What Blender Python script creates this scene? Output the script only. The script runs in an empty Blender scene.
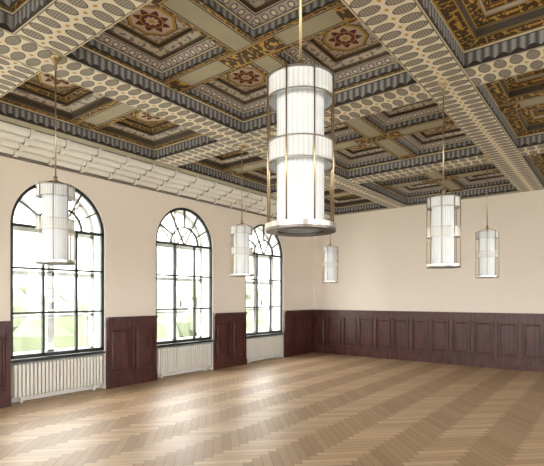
import bpy, math, random
from mathutils import Vector, Matrix
random.seed(4)
C=bpy.context
XL,XR,YB,YR=-7.17,4.2,11.3,-4.2
ZC=3.95            # underside of the main beams
ZTOP=4.62
ZCOR=3.74

# ------------------------------------------------------------------ node helpers
class E:
    def __init__(s,nt,sock): s.nt=nt; s.k=sock
    def op(s,o,*a,clamp=False):
        n=s.nt.nodes.new('ShaderNodeMath'); n.operation=o; n.use_clamp=clamp
        for i,v in enumerate((s,)+a):
            if isinstance(v,E): s.nt.links.new(v.k,n.inputs[i])
            else: n.inputs[i].default_value=v
        return E(s.nt,n.outputs[0])
    def __add__(s,o): return s.op('ADD',o)
    __radd__=__add__
    def __sub__(s,o): return s.op('SUBTRACT',o)
    def __rsub__(s,o): return (s*-1.0)+o
    def __mul__(s,o): return s.op('MULTIPLY',o)
    __rmul__=__mul__
    def __truediv__(s,o): return s.op('DIVIDE',o)
    def lt(s,o): return s.op('LESS_THAN',o)
    def gt(s,o): return s.op('GREATER_THAN',o)
    def fract(s): return s.op('FRACT')
    def floor(s): return s.op('FLOOR')
    def abs(s): return s.op('ABSOLUTE')
    def sin(s): return s.op('SINE')
    def cos(s): return s.op('COSINE')
    def mod(s,o): return s.op('FLOORED_MODULO',o)
    def max(s,o): return s.op('MAXIMUM',o)
    def min(s,o): return s.op('MINIMUM',o)
def mixc(nt,f,a,b):
    n=nt.nodes.new('ShaderNodeMix'); n.data_type='RGBA'
    for idx,v in ((0,f),(6,a),(7,b)):
        if isinstance(v,E): nt.links.new(v.k,n.inputs[idx])
        elif isinstance(v,(int,float)): n.inputs[idx].default_value=v
        else: n.inputs[idx].default_value=(*v,1)
    return E(nt,n.outputs[2])
def new_mat(name,rough=.6,metal=0,col=None):
    m=bpy.data.materials.new(name); m.use_nodes=True
    nt=m.node_tree; b=nt.nodes['Principled BSDF']
    b.inputs['Roughness'].default_value=rough; b.inputs['Metallic'].default_value=metal
    if col: b.inputs['Base Color'].default_value=(*col,1)
    return m,nt,b
def setc(nt,b,c): nt.links.new(c.k,b.inputs['Base Color'])
def uvs(nt):
    t=nt.nodes.new('ShaderNodeUVMap'); t.uv_map='UVMap'
    s=nt.nodes.new('ShaderNodeSeparateXYZ'); nt.links.new(t.outputs[0],s.inputs[0])
    return E(nt,s.outputs[0]),E(nt,s.outputs[1]),t.outputs[0]
def objc(nt):
    t=nt.nodes.new('ShaderNodeTexCoord'); s=nt.nodes.new('ShaderNodeSeparateXYZ')
    nt.links.new(t.outputs['Object'],s.inputs[0])
    return E(nt,s.outputs[0]),E(nt,s.outputs[1]),E(nt,s.outputs[2]),t.outputs['Object']
def comb(nt,x,y,z):
    n=nt.nodes.new('ShaderNodeCombineXYZ')
    for i,v in enumerate((x,y,z)):
        if isinstance(v,E): nt.links.new(v.k,n.inputs[i])
        else: n.inputs[i].default_value=v
    return n.outputs[0]
def noise(nt,vec,scale,detail=2):
    n=nt.nodes.new('ShaderNodeTexNoise'); n.inputs['Scale'].default_value=scale; n.inputs['Detail'].default_value=detail
    nt.links.new(vec,n.inputs['Vector']); return E(nt,n.outputs[0])

# ------------------------------------------------------------------ materials
def m_plaster(name,col):
    m,nt,b=new_mat(name,.85)
    x,y,z,v=objc(nt)
    f=noise(nt,v,1.3,3)
    setc(nt,b,mixc(nt,f,tuple(c*.97 for c in col),tuple(min(1,c*1.03) for c in col)))
    return m
M_wall=m_plaster('cream_plaster',(.85,.765,.675))
M_white=m_plaster('white_cornice_paint',(.84,.82,.77))
M_groove_shade=m_plaster('cornice_groove_shade',(.22,.205,.18))  # shade between the cornice ribs, painted in as a grey-beige tint
M_reveal=m_plaster('white_reveal_plaster',(.88,.86,.81))

def m_wood_dark():
    m,nt,b=new_mat('mahogany_panelling',.38)
    x,y,z,v=objc(nt)
    vv=comb(nt,x*9,y*9,z*1.2)
    f=noise(nt,vv,2.2,4)
    f=((f-.32)*2.6).op('MAXIMUM',0.0).min(1.0)
    setc(nt,b,mixc(nt,f,(.030,.008,.008),(.115,.033,.026)))
    return m
M_wood=m_wood_dark()

def m_floor():
    m,nt,b=new_mat('oak_herringbone',.27)
    x,y,z,v=objc(nt); w=.095; n=6
    a=(x+y)*(.70711/w); bb=(y-x)*(.70711/w)
    i=a.floor(); j=bb.floor(); fa=a.fract(); fb=bb.fract()
    k=(i-j+.5).floor().mod(2.0*n)
    H=k.lt(n-.5)
    off=(k*-1)+(2*n-1)
    V=1-H
    pos=H*(k+fa)+V*(off+fb)
    acr=H*fb+V*fa
    idx=H*(i-k)+V*i; idy=H*j+V*(j-off)
    wn=nt.nodes.new('ShaderNodeTexWhiteNoise'); wn.noise_dimensions='3D'
    nt.links.new(comb(nt,idx,idy,H),wn.inputs['Vector']); r=E(nt,wn.outputs['Value'])
    g=noise(nt,comb(nt,pos*.25+idx*3.7,acr*2.2+idy*5.3,r*9),2.6,4)
    f=(r*.6+g*.4)
    c=mixc(nt,f,(.335,.212,.115),(.61,.445,.285))
    c=mixc(nt,V*.50,c,(.24,.145,.075))  # differing light reflection of the two plank directions, painted into the colour
    e=acr.min(1-acr).lt(.035).max(pos.lt(.04)).max(pos.gt(n-.04))
    c=mixc(nt,e*.65,c,(.11,.065,.038))
    setc(nt,b,c)
    rr=f*.08+.38+V*.05
    nt.links.new(rr.k,b.inputs['Roughness'])
    b.inputs['Specular IOR Level'].default_value=.45
    return m
M_floor=m_floor()

CREAM=(.80,.745,.61); TAUPE=(.225,.20,.17); DARK=(.035,.028,.024); GOLD=(.55,.34,.08); OLIVE=(.40,.375,.27); LILAC=(.50,.475,.47)
def m_oval():
    m,nt,b=new_mat('painted_beam_ovals',.7); u,v,vec=uvs(nt)
    p=(u/.145).fract()-.5; q=(v*2).fract()-.5
    d=(p*p)/(.40*.40)+(q*q)/(.41*.41)
    ins=d.lt(1.0)
    st=((q*60).sin().gt(0.3))
    c=mixc(nt,ins,CREAM,TAUPE)
    c=mixc(nt,ins*st*d.lt(.70)*.45,c,(.60,.56,.48))
    c=mixc(nt,ins*d.gt(.80),c,(.12,.105,.09))
    p2=((u/.145)+.5).fract()-.5
    dm=(p2.abs()*2.2+((v-.5).abs()*9)).lt(.40)
    c=mixc(nt,dm,c,GOLD)
    ed=(v-.5).abs()
    c=mixc(nt,ed.gt(.462),c,(.60,.53,.40))
    c=mixc(nt,(ed-.460).abs().lt(.009),c,(.12,.10,.08))
    setc(nt,b,c); return m
def m_fringe():
    m,nt,b=new_mat('painted_fringe',.75); u,v,vec=uvs(nt)
    s=(u*80).sin()
    c=mixc(nt,s*.5+.5,(.07,.068,.072),(.32,.31,.31))
    hem=v.lt(.10+.20*((u*24).sin().abs()))
    c=mixc(nt,hem,c,(.03,.024,.02))
    c=mixc(nt,v.gt(.88),c,(.58,.50,.36))
    c=mixc(nt,(v-.86).abs().lt(.03),c,DARK)
    setc(nt,b,c); return m
def m_scroll(name,base,ink,sc=9,th=-.1):
    m,nt,b=new_mat(name,.65); u,v,vec=uvs(nt)
    f=noise(nt,comb(nt,u,v*.14,0),sc*2.2,1)
    l=((f*11).sin()).gt(th)
    c=mixc(nt,l,base,ink)
    ed=(v-.5).abs()
    c=mixc(nt,ed.gt(.38),c,DARK)
    c=mixc(nt,(ed-.44).abs().lt(.035),c,ink)
    setc(nt,b,c); return m
def m_lilac(name,col,ink):
    m,nt,b=new_mat(name,.7); u,v,vec=uvs(nt)
    p=(u/.10).fract()-.5; q=v-.45
    d=(p*p)/(.36*.36)+(q*q)/(.30*.30)
    c=mixc(nt,d.lt(1.0),col,ink)
    c=mixc(nt,d.lt(.35),c,CREAM)
    ed=(v-.5).abs()
    c=mixc(nt,ed.gt(.40),c,(.68,.60,.45))
    c=mixc(nt,(ed-.40).abs().lt(.04),c,DARK)
    setc(nt,b,c); return m
def m_plain(name,col,line=DARK,lp=.44):
    m,nt,b=new_mat(name,.75); u,v,vec=uvs(nt)
    f=noise(nt,comb(nt,u,v*.3,0),4,3)
    c=mixc(nt,f,tuple(k*.85 for k in col),tuple(k*1.15 for k in col))
    ed=(v-.5).abs()
    c=mixc(nt,(ed-lp).abs().lt(.025),c,line)
    setc(nt,b,c); return m
def m_rosette(name,bg,star,ring,ink):
    m,nt,b=new_mat(name,.7); u,v,vec=uvs(nt)
    p=u*2-1; q=v*2-1
    r=(p*p+q*q).op('SQRT'); th=q.op('ARCTAN2',p)
    sq=p.abs().max(q.abs())
    f=noise(nt,vec,13,1); l=((f*12).sin()).gt(.2)
    c=mixc(nt,l,bg,ink)
    octo=sq.max((p.abs()+q.abs())*.7071)
    c=mixc(nt,octo.lt(.80),c,DARK)
    c=mixc(nt,octo.lt(.765),c,ring)
    c=mixc(nt,octo.lt(.66),c,(.66,.58,.44))
    pointy=(th*(8/6.28318)).fract()-.5
    c=mixc(nt,r.lt(.62-pointy.abs()*.50),c,star)
    c=mixc(nt,(r-.36).abs().lt(.02),c,GOLD)
    c=mixc(nt,r.lt(.25-pointy.abs()*.16),c,(.66,.56,.38))
    c=mixc(nt,r.lt(.10),c,GOLD)
    c=mixc(nt,sq.gt(.91),c,DARK)
    c=mixc(nt,(sq-.955).abs().lt(.018),c,GOLD)
    setc(nt,b,c); return m
CM=[m_oval(),m_fringe(),m_scroll('painted_gold_scroll',(.07,.042,.022),GOLD),
    m_lilac('painted_lilac_frame',LILAC,(.21,.19,.195)),
    m_plain('painted_olive_band',OLIVE),
    m_rosette('rosette_panel_light',(.66,.61,.54),(.14,.022,.028),(.52,.34,.10),(.33,.29,.27)),
    m_rosette('rosette_panel_dark',(.32,.23,.12),(.13,.03,.024),(.54,.36,.10),(.11,.075,.045)),
    m_scroll('painted_grey_scroll',(.64,.59,.51),(.25,.225,.205),6),
    m_plain('dark_step',(.075,.06,.05),(.42,.29,.11),.40),
    m_plain('pale_step',(.56,.52,.46),DARK,.42)]
OV,FR,GS,LI,OL,RL,RD,GY,DS,PS=range(10)

M_black,_,_=new_mat('dark_green_metal_frame',.4,0,(.012,.018,.016))
M_wframe,_,_=new_mat('white_outer_frame',.5,0,(.75,.77,.76))
M_rad,_,_=new_mat('radiator_enamel',.35,0,(.86,.84,.78))
M_brass,_,_=new_mat('aged_brass',.3,1,(.42,.32,.19))
M_steel,_,_=new_mat('nickel',.28,1,(.46,.44,.41))
M_dkmetal,_,_=new_mat('dark_bronze',.35,1,(.16,.14,.13))
def m_glass():
    m=bpy.data.materials.new('window_glass'); m.use_nodes=True; nt=m.node_tree; nt.nodes.clear()
    o=nt.nodes.new('ShaderNodeOutputMaterial'); t=nt.nodes.new('ShaderNodeBsdfTransparent'); g=nt.nodes.new('ShaderNodeBsdfGlossy')
    t.inputs[0].default_value=(.97,.98,.97,1); g.inputs['Roughness'].default_value=.02
    mx=nt.nodes.new('ShaderNodeMixShader'); mx.inputs[0].default_value=.05
    nt.links.new(t.outputs[0],mx.inputs[1]); nt.links.new(g.outputs[0],mx.inputs[2]); nt.links.new(mx.outputs[0],o.inputs[0]); return m
M_glass=m_glass()
def m_shade(name,e,ribs,lo,hi):
    m,nt,b=new_mat(name,.25,0,(.82,.82,.80))
    x,y,z,v=objc(nt)
    th=y.op('ARCTAN2',x)
    s=(th*ribs).sin()*.5+.5
    c=mixc(nt,s,lo,hi); setc(nt,b,c)
    b.inputs['Emission Color'].default_value=(.95,.98,1,1); b.inputs['Emission Strength'].default_value=e
    return m
M_shade=m_shade('opal_glass',.09,30,(.60,.615,.615),(.71,.72,.715)); M_band=m_shade('opal_glass_band',.04,44,(.56,.57,.56),(.70,.70,.68))

# ------------------------------------------------------------------ mesh builder
class MB:
    def __init__(s): s.v=[];s.f=[];s.m=[];s.uv=[];s.sm=[]
    def poly(s,pts,mat=0,uv=None,smooth=False):
        i=len(s.v); s.v+= [tuple(p) for p in pts]; s.f.append(tuple(range(i,i+len(pts)))); s.m.append(mat); s.sm.append(smooth)
        s.uv.append(uv or [(0,0)]*len(pts))
    def box(s,a,b,mat=0):
        x0,y0,z0=[min(a[i],b[i]) for i in range(3)]; x1,y1,z1=[max(a[i],b[i]) for i in range(3)]
        i=len(s.v); s.v+=[(x0,y0,z0),(x1,y0,z0),(x1,y1,z0),(x0,y1,z0),(x0,y0,z1),(x1,y0,z1),(x1,y1,z1),(x0,y1,z1)]
        for f in ((0,3,2,1),(4,5,6,7),(0,1,5,4),(1,2,6,5),(2,3,7,6),(3,0,4,7)):
            s.f.append(tuple(i+k for k in f)); s.m.append(mat); s.uv.append([(0,0)]*4); s.sm.append(False)
    def tube(s,p0,p1,r,n=10,mat=0,r1=None,caps=True):
        p0=Vector(p0);p1=Vector(p1); d=(p1-p0).normalized(); r1=r if r1 is None else r1
        a=d.orthogonal().normalized(); b=d.cross(a); i=len(s.v)
        for p,rr in((p0,r),(p1,r1)):
            for k in range(n):
                t=2*math.pi*k/n; s.v.append(tuple(p+a*(rr*math.cos(t))+b*(rr*math.sin(t))))
        for k in range(n):
            k2=(k+1)%n; s.f.append((i+k,i+k2,i+n+k2,i+n+k)); s.m.append(mat); s.uv.append([(0,0)]*4); s.sm.append(True)
        if caps:
            s.f.append(tuple(i+k for k in reversed(range(n)))); s.m.append(mat); s.uv.append([(0,0)]*n); s.sm.append(False)
            s.f.append(tuple(i+n+k for k in range(n))); s.m.append(mat); s.uv.append([(0,0)]*n); s.sm.append(False)
    def lathe(s,prof,n=40,mat=0,closed=False,smooth=False):
        i=len(s.v); m=len(prof)
        for r,z in prof:
            for k in range(n):
                t=2*math.pi*k/n; s.v.append((r*math.cos(t),r*math.sin(t),z))
        for a in range(m if closed else m-1):
            b=(a+1)%m
            for k in range(n):
                k2=(k+1)%n; s.f.append((i+a*n+k,i+a*n+k2,i+b*n+k2,i+b*n+k)); s.m.append(mat); s.uv.append([(0,0)]*4); s.sm.append(smooth or (m>6 and not closed))
    def obj(s,name,mats,parent=None,loc=None):
        me=bpy.data.meshes.new(name); me.from_pydata(s.v,[],s.f)
        for m in mats: me.materials.append(m)
        ul=me.uv_layers.new(name='UVMap')
        for p,mi,uv,sm in zip(me.polygons,s.m,s.uv,s.sm):
            p.material_index=mi; p.use_smooth=sm
            for l,c in zip(p.loop_indices,uv): ul.data[l].uv=c
        me.update()
        o=bpy.data.objects.new(name,me); C.collection.objects.link(o)
        if parent: o.parent=parent
        if loc: o.location=loc
        return o

# ------------------------------------------------------------------ room shell
b=MB(); b.box((XL-.35,YR-.3,-.12),(XR+.35,YB+.3,0)); b.obj('floor',[M_floor])

WR=.78; ZSP=2.71; ZSILL=.67; NA=24
def wall_with_windows(name,P,s0,s1,ztop,centers,thick=.42,toFloor=True):
    b=MB(); cs=sorted(centers); cur=s0
    for c in cs:
        b.poly([P(cur,0,0),P(c-WR,0,0),P(c-WR,ztop,0),P(cur,ztop,0)])
        arc=[(c-WR*math.cos(math.pi*k/NA),ZSP+WR*math.sin(math.pi*k/NA)) for k in range(NA+1)]
        for k in range(NA):
            (a0,z0),(a1,z1)=arc[k],arc[k+1]
            b.poly([P(a0,z0,0),P(a1,z1,0),P(a1,ztop,0),P(a0,ztop,0)])
            b.poly([P(a0,z0,0),P(a0,z0,thick),P(a1,z1,thick),P(a1,z1,0)],1)
        for sx in (c-WR,c+WR):
            b.poly([P(sx,0,0),P(sx,0,thick),P(sx,ZSP,thick),P(sx,ZSP,0)],1)
        b.poly([P(c-WR,0,.17),P(c+WR,0,.17),P(c+WR,ZSILL,.17),P(c-WR,ZSILL,.17)],1)
        b.poly([P(c-WR,ZSILL,.17),P(c+WR,ZSILL,.17),P(c+WR,ZSILL,thick),P(c-WR,ZSILL,thick)],1)
        cur=c+WR
    b.poly([P(cur,0,0),P(s1,0,0),P(s1,ztop,0),P(cur,ztop,0)])
    cur=s0
    for c in cs:
        b.poly([P(cur,-.1,thick),P(c-WR,-.1,thick),P(c-WR,ztop,thick),P(cur,ztop,thick)])
        for k in range(NA):
            a0=c-WR*math.cos(math.pi*k/NA);z0=ZSP+WR*math.sin(math.pi*k/NA);a1=c-WR*math.cos(math.pi*(k+1)/NA);z1=ZSP+WR*math.sin(math.pi*(k+1)/NA)
            b.poly([P(a0,z0,thick),P(a1,z1,thick),P(a1,ztop,thick),P(a0,ztop,thick)])
        b.poly([P(c-WR,-.1,thick),P(c+WR,-.1,thick),P(c+WR,ZSILL,thick),P(c-WR,ZSILL,thick)])
        cur=c+WR
    b.poly([P(cur,-.1,thick),P(s1,-.1,thick),P(s1,ztop,thick),P(cur,ztop,thick)])
    return b.obj(name,[M_wall,M_reveal])
PL=lambda s,z,d:(XL-d,s,z)
PR=lambda s,z,d:(XR+d,s,z)
PB=lambda s,z,d:(s,YR-d,z)
CL=[9.03,6.37,3.71,1.05,-1.61]
wall_with_windows('wall_left',PL,YR,YB,ZTOP,CL)
wall_with_windows('wall_right',PR,YR,YB,ZTOP,CL)
CR=[-6.0,-4.2,-2.4,-.6,1.2,3.0]
wall_with_windows('wall_rear',PB,XL,XR,ZTOP,CR)
b=MB(); b.box((XL-.4,YB,0),(XR+.4,YB+.3,ZTOP)); b.obj('wall_back',[M_wall])

# ------------------------------------------------------------------ windows
wn=[0]
def window(P,c):
    wn[0]+=1
    b=MB()
    def bar(s0,z0,s1,z1,w,d0=.07,d1=.13,mat=0):
        dx,dz=s1-s0,z1-z0; L=math.hypot(dx,dz); nx,nz=-dz/L*w/2,dx/L*w/2
        q=[(s0+nx,z0+nz),(s1+nx,z1+nz),(s1-nx,z1-nz),(s0-nx,z0-nz)]
        f=[P(a,z,d0) for a,z in q]; g=[P(a,z,d1) for a,z in q]
        b.poly(f,mat); b.poly(g[::-1],mat)
        for k in range(4): b.poly([f[k],f[(k+1)%4],g[(k+1)%4],g[k]],mat)
    def arc(r0,r1,d0,d1,mat=0,n=24):
        for k in range(n):
            t0,t1=math.pi*k/n,math.pi*(k+1)/n
            q=[(c-r*math.cos(t),ZSP+r*math.sin(t)) for r,t in((r0,t0),(r0,t1),(r1,t1),(r1,t0))]
            f=[P(a,z,d0) for a,z in q]; g=[P(a,z,d1) for a,z in q]
            b.poly(f,mat); b.poly(g[::-1],mat); b.poly([f[0],f[1],g[1],g[0]],mat); b.poly([f[2],f[3],g[3],g[2]],mat)
    R=WR-.004
    fw=.048
    for (d0,d1,mat,k) in ((.03,.08,0,1.0),(.36,.41,1,1.3)):
        zb=ZSILL+.004
        bar(c-R+fw*k/2,zb,c-R+fw*k/2,ZSP,fw*k,d0,d1,mat); bar(c+R-fw*k/2,zb,c+R-fw*k/2,ZSP,fw*k,d0,d1,mat)
        bar(c-R,zb+.03,c+R,zb+.03,.06,d0,d1,mat)
        arc(R-fw*k,R,d0,d1,mat)
        bar(c-R,ZSP,c+R,ZSP,.045 if mat==0 else .09,d0,d1,mat)
        if mat==0:
            for sx in (-.275,.275): bar(c+sx,zb,c+sx,ZSP,.036,d0,d1,mat)
            for z,w in ((2.06,.03),(1.37,.03)): bar(c-R,z,c+R,z,w,d0,d1,mat)
            arc(.36,.385,d0,d1,mat)
            for a in (30,60,90,120,150):
                t=math.radians(a); r0=.37; bar(c-r0*math.cos(t),ZSP+r0*math.sin(t),c-R*.97*math.cos(t),ZSP+R*.97*math.sin(t),.02,d0,d1,mat)
            for a in (60,120):
                t=math.radians(a); bar(c-.02*math.cos(t),ZSP,c-.37*math.cos(t),ZSP+.37*math.sin(t),.018,d0,d1,mat)
            bar(c-.14,1.42,c-.14,1.42+.12,.02,d0-.03,d0)
        else:
            bar(c,zb,c,ZSP,.11,d0,d1,mat); bar(c-R,2.0,c+R,2.0,.07,d0,d1,mat); bar(c-R,1.3,c+R,1.3,.04,d0,d1,mat)
            for a in (45,90,135):
                t=math.radians(a); bar(c,ZSP,c-R*.97*math.cos(t),ZSP+R*.97*math.sin(t),.05,d0,d1,mat)
    for d in (.055,.385):
        pts=[P(c+R,zb,d),P(c+R,ZSP,d)]+[P(c+R*math.cos(math.pi*k/24),ZSP+R*math.sin(math.pi*k/24),d) for k in range(1,24)]+[P(c-R,ZSP,d),P(c-R,zb,d)]
        b.poly(pts,2)
    q0,q1=P(c-R,ZSILL-.045,-.01),P(c+R,ZSILL-.004,.165)
    b.box(q0,q1,0)
    b.obj('window_%d'%wn[0],[M_black,M_wframe,M_glass])
    l=bpy.data.lights.new('window_portal','AREA'); l.shape='RECTANGLE'; l.size=2*WR; l.size_y=2.85; l.cycles.is_portal=True
    o=bpy.data.objects.new('sky_portal_%d'%wn[0],l); C.collection.objects.link(o)
    o.location=P(c,ZSILL+1.42,.46)
    inward=(Vector(P(c,2,0))-Vector(P(c,2,1)))
    o.rotation_euler=inward.to_track_quat('-Z','Y').to_euler()
for c in CL: window(PL,c)
for c in CL: window(PR,c)  # unseen windows, added on the right wall for even daylight
for c in CR: window(PB,c)  # rear windows out of view too, added to brighten the room

# ------------------------------------------------------------------ wainscot
ZW=1.26
def wainscot(name,Q,s0,s1,panels):
    b=MB()
    def bx(a0,z0,a1,z1,d0,d1): b.box(Q(a0,z0,d0),Q(a1,z1,d1))
    bx(s0,0,s1,ZW-.03,0,.025)
    bx(s0,0,s1,.13,.025,.062); bx(s0,.13,s1,.16,.025,.05)
    bx(s0,.16,s1,.235,.025,.042)
    bx(s0,ZW-.17,s1,ZW-.03,.025,.042)
    bx(s0,ZW-.06,s1,ZW-.03,.042,.06)
    bx(s0,ZW-.03,s1,ZW,0,.085)
    w=(s1-s0)/panels; st=.085
    for k in range(panels+1):
        a=s0+k*w; a0=max(s0,a-st/2 if 0<k<panels else (a if k==0 else a-st*.7)); a1=min(s1,a+st/2 if 0<k<panels else (a+st*.7 if k==0 else a))
        bx(a0,.235,a1,ZW-.17,.025,.042)
    for k in range(panels):
        a0=s0+k*w+st*.62; a1=s0+(k+1)*w-st*.62; z0=.26; z1=ZW-.195; t=.016
        bx(a0,z0,a1,z0+t,.025,.05);bx(a0,z1-t,a1,z1,.025,.05);bx(a0,z0+t,a0+t,z1-t,.025,.05);bx(a1-t,z0+t,a1,z1-t,.025,.05)
        o=[Q(a0+.05,z0+.05,.026),Q(a1-.05,z0+.05,.026),Q(a1-.05,z1-.05,.026),Q(a0+.05,z1-.05,.026)]
        i=[Q(a0+.075,z0+.075,.036),Q(a1-.075,z0+.075,.036),Q(a1-.075,z1-.075,.036),Q(a0+.075,z1-.075,.036)]
        b.poly(i)
        for n in range(4): b.poly([o[n],o[(n+1)%4],i[(n+1)%4],i[n]])
    b.obj(name,[M_wood])
QL=lambda s,z,d:(XL+d,s,z); QB=lambda s,z,d:(s,YB-d,z); QR=lambda s,z,d:(XR-d,s,z); QF=lambda s,z,d:(s,YR+d,z)
wainscot('trim_wainscot_back',QB,XL+.001,XR-.001,23)
edges=[YR]
for c in sorted(CL): edges+=[c-WR-.01,c+WR+.01]
edges.append(YB-.086)
k=0
for i in range(0,len(edges),2):
    k+=1; n=max(1,round((edges[i+1]-edges[i])/.5))
    wainscot('trim_wainscot_left_%d'%k,QL,edges[i],edges[i+1],n)
    wainscot('trim_wainscot_right_%d'%k,QR,edges[i],edges[i+1],n)
edges=[XL+.09]
for c in sorted(CR): edges+=[c-WR-.01,c+WR+.01]
edges.append(XR-.09)
for i in range(0,len(edges),2):
    wainscot('trim_wainscot_rear_%d'%(i//2+1),QF,edges[i],edges[i+1],max(1,round((edges[i+1]-edges[i])/.5)))

# ------------------------------------------------------------------ radiators
def radiator(c):
    b=MB(); n=25; w=1.46; pitch=w/n; z0,z1=.09,.60; x0,x1=XL-.135,XL+.0
    for k in range(n):
        y=c-w/2+(k+.5)*pitch; t=.019
        prof=[]; r=.035
        for cx,cz,a0 in ((x1-r,z1-r,0),(x0+r,z1-r,90),(x0+r,z0+r,180),(x1-r,z0+r,270)):
            for a in (0,30,60,90):
                tt=math.radians(a0+a); prof.append((cx+r*math.cos(tt),cz+r*math.sin(tt)))
        A=[(x,y-t,z) for x,z in prof]; B=[(x,y+t,z) for x,z in prof]
        b.poly(A); b.poly(B[::-1])
        for q in range(len(prof)):
            q2=(q+1)%len(prof); b.poly([A[q],A[q2],B[q2],B[q]])
    for z in (z0+.05,z1-.05): b.tube((x0+.07,c-w/2,z),(x0+.07,c+w/2,z),.022)
    for s in (-.6,.6): b.box((x0+.03,c+s-.015,0),(x0+.10,c+s+.015,z0+.01))
    b.tube((x0+.07,c+w/2,z1-.05),(x0+.07,c+w/2+.03,z1-.05),.02)
    b.obj('radiator',[M_rad])
for c in CL: radiator(c)

# ------------------------------------------------------------------ ceiling
b=MB()
def hstrip(x0,x1,y0,y1,z,mat,along):
    if along=='x': uv=[(x0,0),(x0,1),(x1,1),(x1,0)]
    else: uv=[(y0,0),(y1,0),(y1,1),(y0,1)]
    b.poly([(x0,y0,z),(x0,y1,z),(x1,y1,z),(x1,y0,z)],mat,uv)
def vwall(p,q,z0,z1,mat):
    L=math.dist(p,q); b.poly([(p[0],p[1],z0),(q[0],q[1],z0),(q[0],q[1],z1),(p[0],p[1],z1)],mat,[(0,0),(L,0),(L,1),(0,1)])
def ringwall(x0,x1,y0,y1,z0,z1,mat):
    vwall((x0,y0),(x1,y0),z0,z1,mat);vwall((x1,y0),(x1,y1),z0,z1,mat);vwall((x1,y1),(x0,y1),z0,z1,mat);vwall((x0,y1),(x0,y0),z0,z1,mat)
def ringflat(x0,x1,y0,y1,w,z,mat,dz=0):
    o=[(x0,y0),(x1,y0),(x1,y1),(x0,y1)]; i=[(x0+w,y0+w),(x1-w,y0+w),(x1-w,y1-w),(x0+w,y1-w)]
    for k in range(4):
        k2=(k+1)%4; L=math.dist(o[k],o[k2])
        b.poly([(*o[k],z),(*o[k2],z),(*i[k2],z+dz),(*i[k],z+dz)],mat,[(0,0),(L,0),(L-w,1),(w,1)])
def coffer(x0,x1,y0,y1,z,kind):
    if kind=='light': seq=[(.045,GS,.0),('w',.10,FR),(.13,LI,.035),('w',.04,DS),(.10,GY,.03),('w',.03,DS)]; pan=RL
    elif kind=='gold': seq=[(.16,GS,.0),('w',.10,DS),(.11,GS,.03),('w',.04,PS),(.06,GS,.02),('w',.03,DS)]; pan=RD
    else: seq=[(.09,GS,.0),('w',.10,DS),(.13,GY,.03),('w',.04,DS),(.09,GS,.02),('w',.03,DS)]; pan=RD
    for s in seq:
        if s[0]=='w': ringwall(x0,x1,y0,y1,z,z+s[1],s[2]); z+=s[1]
        else:
            ringflat(x0,x1,y0,y1,s[0],z,s[1],s[2]); z+=s[2]; w=s[0]; x0+=w;x1-=w;y0+=w;y1-=w
    b.poly([(x0,y0,z),(x0,y1,z),(x1,y1,z),(x1,y0,z)],pan,[(0,0),(0,1),(1,1),(1,0)])
HW=.24; FD=.18; ZS=ZC+FD
XCO=XL+.70
xl=[XCO,-4.5,-1.5,1.5,XR]; yl=[YB,8.2,5.1,2.0,-1.1,YR]; yl=yl[::-1]
for x in xl[1:-1]: hstrip(x-HW,x+HW,YR,YB,ZC,OV,'y')
hstrip(XCO,XCO+.2,YR,YB,ZC,OL,'y'); hstrip(XR-.2,XR,YR,YB,ZC,OL,'y')
xe=[(XCO+.2,-4.5-HW),(-4.5+HW,-1.5-HW),(-1.5+HW,1.5-HW),(1.5+HW,XR-.2)]
ye=[]
for k in range(len(yl)-1):
    ye.append((yl[k]+(HW if k>0 else .2), yl[k+1]-(HW if k<len(yl)-2 else .2)))
for (x0,x1) in xe:
    for y in yl[1:-1]: hstrip(x0,x1,y-HW,y+HW,ZC,OV,'x')
    hstrip(x0,x1,YB-.2,YB,ZC,OL,'x'); hstrip(x0,x1,YR,YR+.2,ZC,OL,'x')
SB=.13
def subbeam_x(x0,x1,y): hstrip(x0,x1,y-SB,y+SB,ZS,OL,'x')
for ix,(x0,x1) in enumerate(xe):
    for (y0,y1) in ye:
        ringwall(x0,x1,y0,y1,ZC,ZS,FR)
        ym=(y0+y1)/2
        kind=('dark','light','gold','dark')[ix]
        if ix in(0,3): cols=[(x0,x1)]
        else:
            xm=(x0+x1)/2; cols=[(x0,xm-SB),(xm+SB,x1)]
            hstrip(xm-SB,xm+SB,y0,y1,ZS,OL,'y')
            b.poly([(xm-SB,ym-SB,ZS-.012),(xm-SB,ym+SB,ZS-.012),(xm+SB,ym+SB,ZS-.012),(xm+SB,ym-SB,ZS-.012)],GS,[(0,0),(0,1),(.3,1),(.3,0)])
            for e in (y0+.12,y1-.12):
                b.poly([(xm-SB,e-.12,ZS-.01),(xm-SB,e+.12,ZS-.01),(xm+SB,e+.12,ZS-.01),(xm+SB,e-.12,ZS-.01)],GS,[(e,0),(e,1),(e+.3,1),(e+.3,0)])
        for (a0,a1) in cols:
            subbeam_x(a0,a1,ym)
            for e in (a0+.12,a1-.12):
                b.poly([(e-.12,ym-SB,ZS-.01),(e-.12,ym+SB,ZS-.01),(e+.12,ym+SB,ZS-.01),(e+.12,ym-SB,ZS-.01)],GS,[(e,0),(e,1),(e+.25,1),(e+.25,0)])
            coffer(a0,a1,y0,ym-SB,ZS,kind); coffer(a0,a1,ym+SB,y1,ZS,kind)
b.box((XL-.42,YR-.42,ZTOP),(XR+.42,YB+.3,ZTOP+.1),PS)
b.obj('ceiling',CM)
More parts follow.
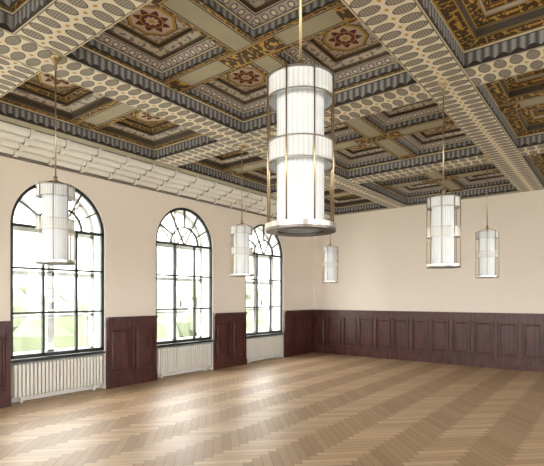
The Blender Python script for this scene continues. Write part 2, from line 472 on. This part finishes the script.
# ribbed white cornice along the window wall, with evenly spaced collars
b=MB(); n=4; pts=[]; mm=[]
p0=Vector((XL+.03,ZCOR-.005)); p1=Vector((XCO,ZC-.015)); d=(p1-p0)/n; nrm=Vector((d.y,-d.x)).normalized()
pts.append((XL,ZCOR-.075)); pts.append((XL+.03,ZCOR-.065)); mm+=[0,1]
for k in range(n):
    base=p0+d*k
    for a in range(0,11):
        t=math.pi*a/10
        q=base+d*(.5-.40*math.cos(t))+nrm*(.105*math.sin(t)-.05); pts.append((q.x,q.y)); mm.append(1 if a in(0,9,10) else 0)  # gap and rib-edge faces take the painted shade
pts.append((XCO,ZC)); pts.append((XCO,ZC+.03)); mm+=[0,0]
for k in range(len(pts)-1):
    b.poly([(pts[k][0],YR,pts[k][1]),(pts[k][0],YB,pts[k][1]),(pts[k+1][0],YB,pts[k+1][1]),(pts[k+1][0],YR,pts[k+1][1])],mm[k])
y=YR+.4
while y<YB-.1:
    for k in range(n):
        base=p0+d*k
        q=[base+d*(.5-.46*math.cos(math.pi*a/8))+nrm*(.130*math.sin(math.pi*a/8)-.05) for a in range(9)]
        for a in range(8):
            b.poly([(q[a].x,y,q[a].y),(q[a].x,y+.06,q[a].y),(q[a+1].x,y+.06,q[a+1].y),(q[a+1].x,y,q[a+1].y)])
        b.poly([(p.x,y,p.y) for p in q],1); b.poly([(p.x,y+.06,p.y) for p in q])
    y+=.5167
b.obj('trim_cornice_left',[M_white,M_groove_shade])

# ------------------------------------------------------------------ pendant lanterns
ZB=1.93; HL=.755
def lantern(x,y):
    e=bpy.data.objects.new('pendant_lantern',None); C.collection.objects.link(e); e.location=(x,y,ZB)
    R=.172; r=.118
    g=MB(); g.lathe([(r,.03),(r,HL-.02)],48,smooth=True); g.lathe([(r-.004,HL-.02),(0.01,HL-.015)],48); g.obj('opal_cylinder',[M_shade],e)
    g=MB()
    for z0,z1 in ((HL-.105,HL-.01),(HL*.5-.045,HL*.5+.05)):
        g.lathe([(R-.006,z0),(R-.006,z1),(R-.012,z1),(R-.012,z0)],48,0,True)
    g.obj('opal_bands',[M_band],e)
    m=MB()
    def ring(ri,ro,z0,z1,mat=0): m.lathe([(ri,z0),(ro,z0),(ro,z1),(ri,z1)],48,mat,True)
    ring(R-.014,R+.002,HL-.010,HL,1); ring(R-.014,R+.002,HL-.110,HL-.104,1)
    ring(R-.014,R+.002,HL*.5+.050,HL*.5+.056,1); ring(R-.014,R+.002,HL*.5-.051,HL*.5-.045,1)
    ring(r+.0,R+.004,.0,.012,2); ring(R-.012,R+.006,.012,.035,1); ring(r-.01,r+.008,.012,.04,1)
    ring(r-.002,r+.006,HL*.5-.008,HL*.5+.008,1); ring(r-.002,r+.006,HL-.03,HL-.012,1)
    for k in range(8):
        a=math.pi*2*k/8+.2; m.tube((R*math.cos(a),R*math.sin(a),.0),(R*math.cos(a),R*math.sin(a),HL+.01),.004,8,0)
    for k in range(4):
        a=math.pi*2*k/4+.2; ca,sa=math.cos(a),math.sin(a)
        for z in (HL-.005,HL*.5,.02): m.tube((r*ca,r*sa,z),(R*ca,R*sa,z),.004,6,0)
        m.tube((R*ca,R*sa,HL),(.012*ca,.012*sa,HL+.06),.0045,6,0)
    H=ZC-ZB
    m.tube((0,0,HL-.02),(0,0,H),.0075,10,0)
    m.tube((0,0,HL+.045),(0,0,HL+.10),.018,12,0)
    m.lathe([(.055,H),(.055,H-.012),(.045,H-.03),(.02,H-.05),(.012,H-.09),(.02,H-.10),(.012,H-.12),(.007,H-.13)],20,0)
    m.obj('metal_cage_and_rod',[M_brass,M_steel,M_dkmetal],e)
for x,y in ((-1.26,1.87),(-4.35,2.19),(-1.51,5.02),(-4.57,5.18),(-1.71,8.02),(-4.92,8.45)): lantern(x,y)

# ------------------------------------------------------------------ outside
def m_noisecol(name,a,bcol,s):
    m,nt,bs=new_mat(name,.9); x,y,z,v=objc(nt); f=noise(nt,v,s,3); setc(nt,bs,mixc(nt,f,a,bcol)); return m
b=MB(); b.box((-60,-60,-4.7),(60,60,-4.5)); b.obj('ground',[m_noisecol('gravel_court',(.42,.42,.36),(.5,.5,.42),.3)])
b=MB(); b.box((-30,-10,-4.5),(-26,34,8),0)
for yy in range(-8,33,3):
    for zz in (-3,0.2,3.6): b.box((-25.99,yy,zz),(-25.9,yy+1.2,zz+1.9),1)
b.obj('neighbouring_building',[m_noisecol('pale_render',(.6,.58,.54),(.7,.68,.62),.5),m_noisecol('facade_windows',(.12,.125,.125),(.14,.145,.145),1)])
M_leaf=m_noisecol('leaves',(.050,.062,.036),(.13,.15,.09),2.5); M_bark=m_noisecol('bark',(.06,.05,.04),(.10,.08,.06),6)
def tree(x,y,h,s):
    b=MB(); b.tube((x,y,-4.5),(x,y,h),.22*s,10,1,.12*s)
    for k in range(16):
        a=random.uniform(0,6.28); rr=random.uniform(0,1.6)*s; cz=h+random.uniform(-1.4,1.6)*s
        cx,cy=x+rr*math.cos(a),y+rr*math.sin(a); R=random.uniform(.7,1.15)*s
        if k<6: b.tube((x,y,h-1.8*s),(cx,cy,cz),.07*s,6,1,.03*s)
        N=10;Mr=6; i0=len(b.v)
        for q in range(Mr+1):
            ph=math.pi*q/Mr
            for t in range(N):
                th=2*math.pi*t/N; rj=R*random.uniform(.8,1.15); b.v.append((cx+rj*math.sin(ph)*math.cos(th),cy+rj*math.sin(ph)*math.sin(th),cz+rj*math.cos(ph)))
        for q in range(Mr):
            for t in range(N):
                t2=(t+1)%N; b.f.append((i0+q*N+t,i0+q*N+t2,i0+(q+1)*N+t2,i0+(q+1)*N+t)); b.m.append(0); b.uv.append([(0,0)]*4); b.sm.append(False)
    b.obj('tree',[M_leaf,M_bark])
tree(-17,7.5,-1.2,1.2); tree(-19,12.5,-.6,1.4); tree(-16,16.5,-1.0,1.1); tree(-20,21,-.2,1.4)

# ------------------------------------------------------------------ light
w=bpy.data.worlds.new('sky'); C.scene.world=w; w.use_nodes=True
bg=w.node_tree.nodes['Background']; bg.inputs[0].default_value=(1,.985,.98,1); bg.inputs[1].default_value=9.5

# ------------------------------------------------------------------ camera
cam=bpy.data.cameras.new('camera'); co=bpy.data.objects.new('camera',cam); C.collection.objects.link(co)
co.location=(0,0,1.6); co.rotation_euler=(math.radians(90),0,math.atan(.77))
cam.sensor_width=36; cam.lens=450/544*36; cam.shift_y=65/544; cam.clip_start=.05
C.scene.camera=co
C.scene.view_settings.view_transform='Standard'
C.scene.view_settings.exposure=.85
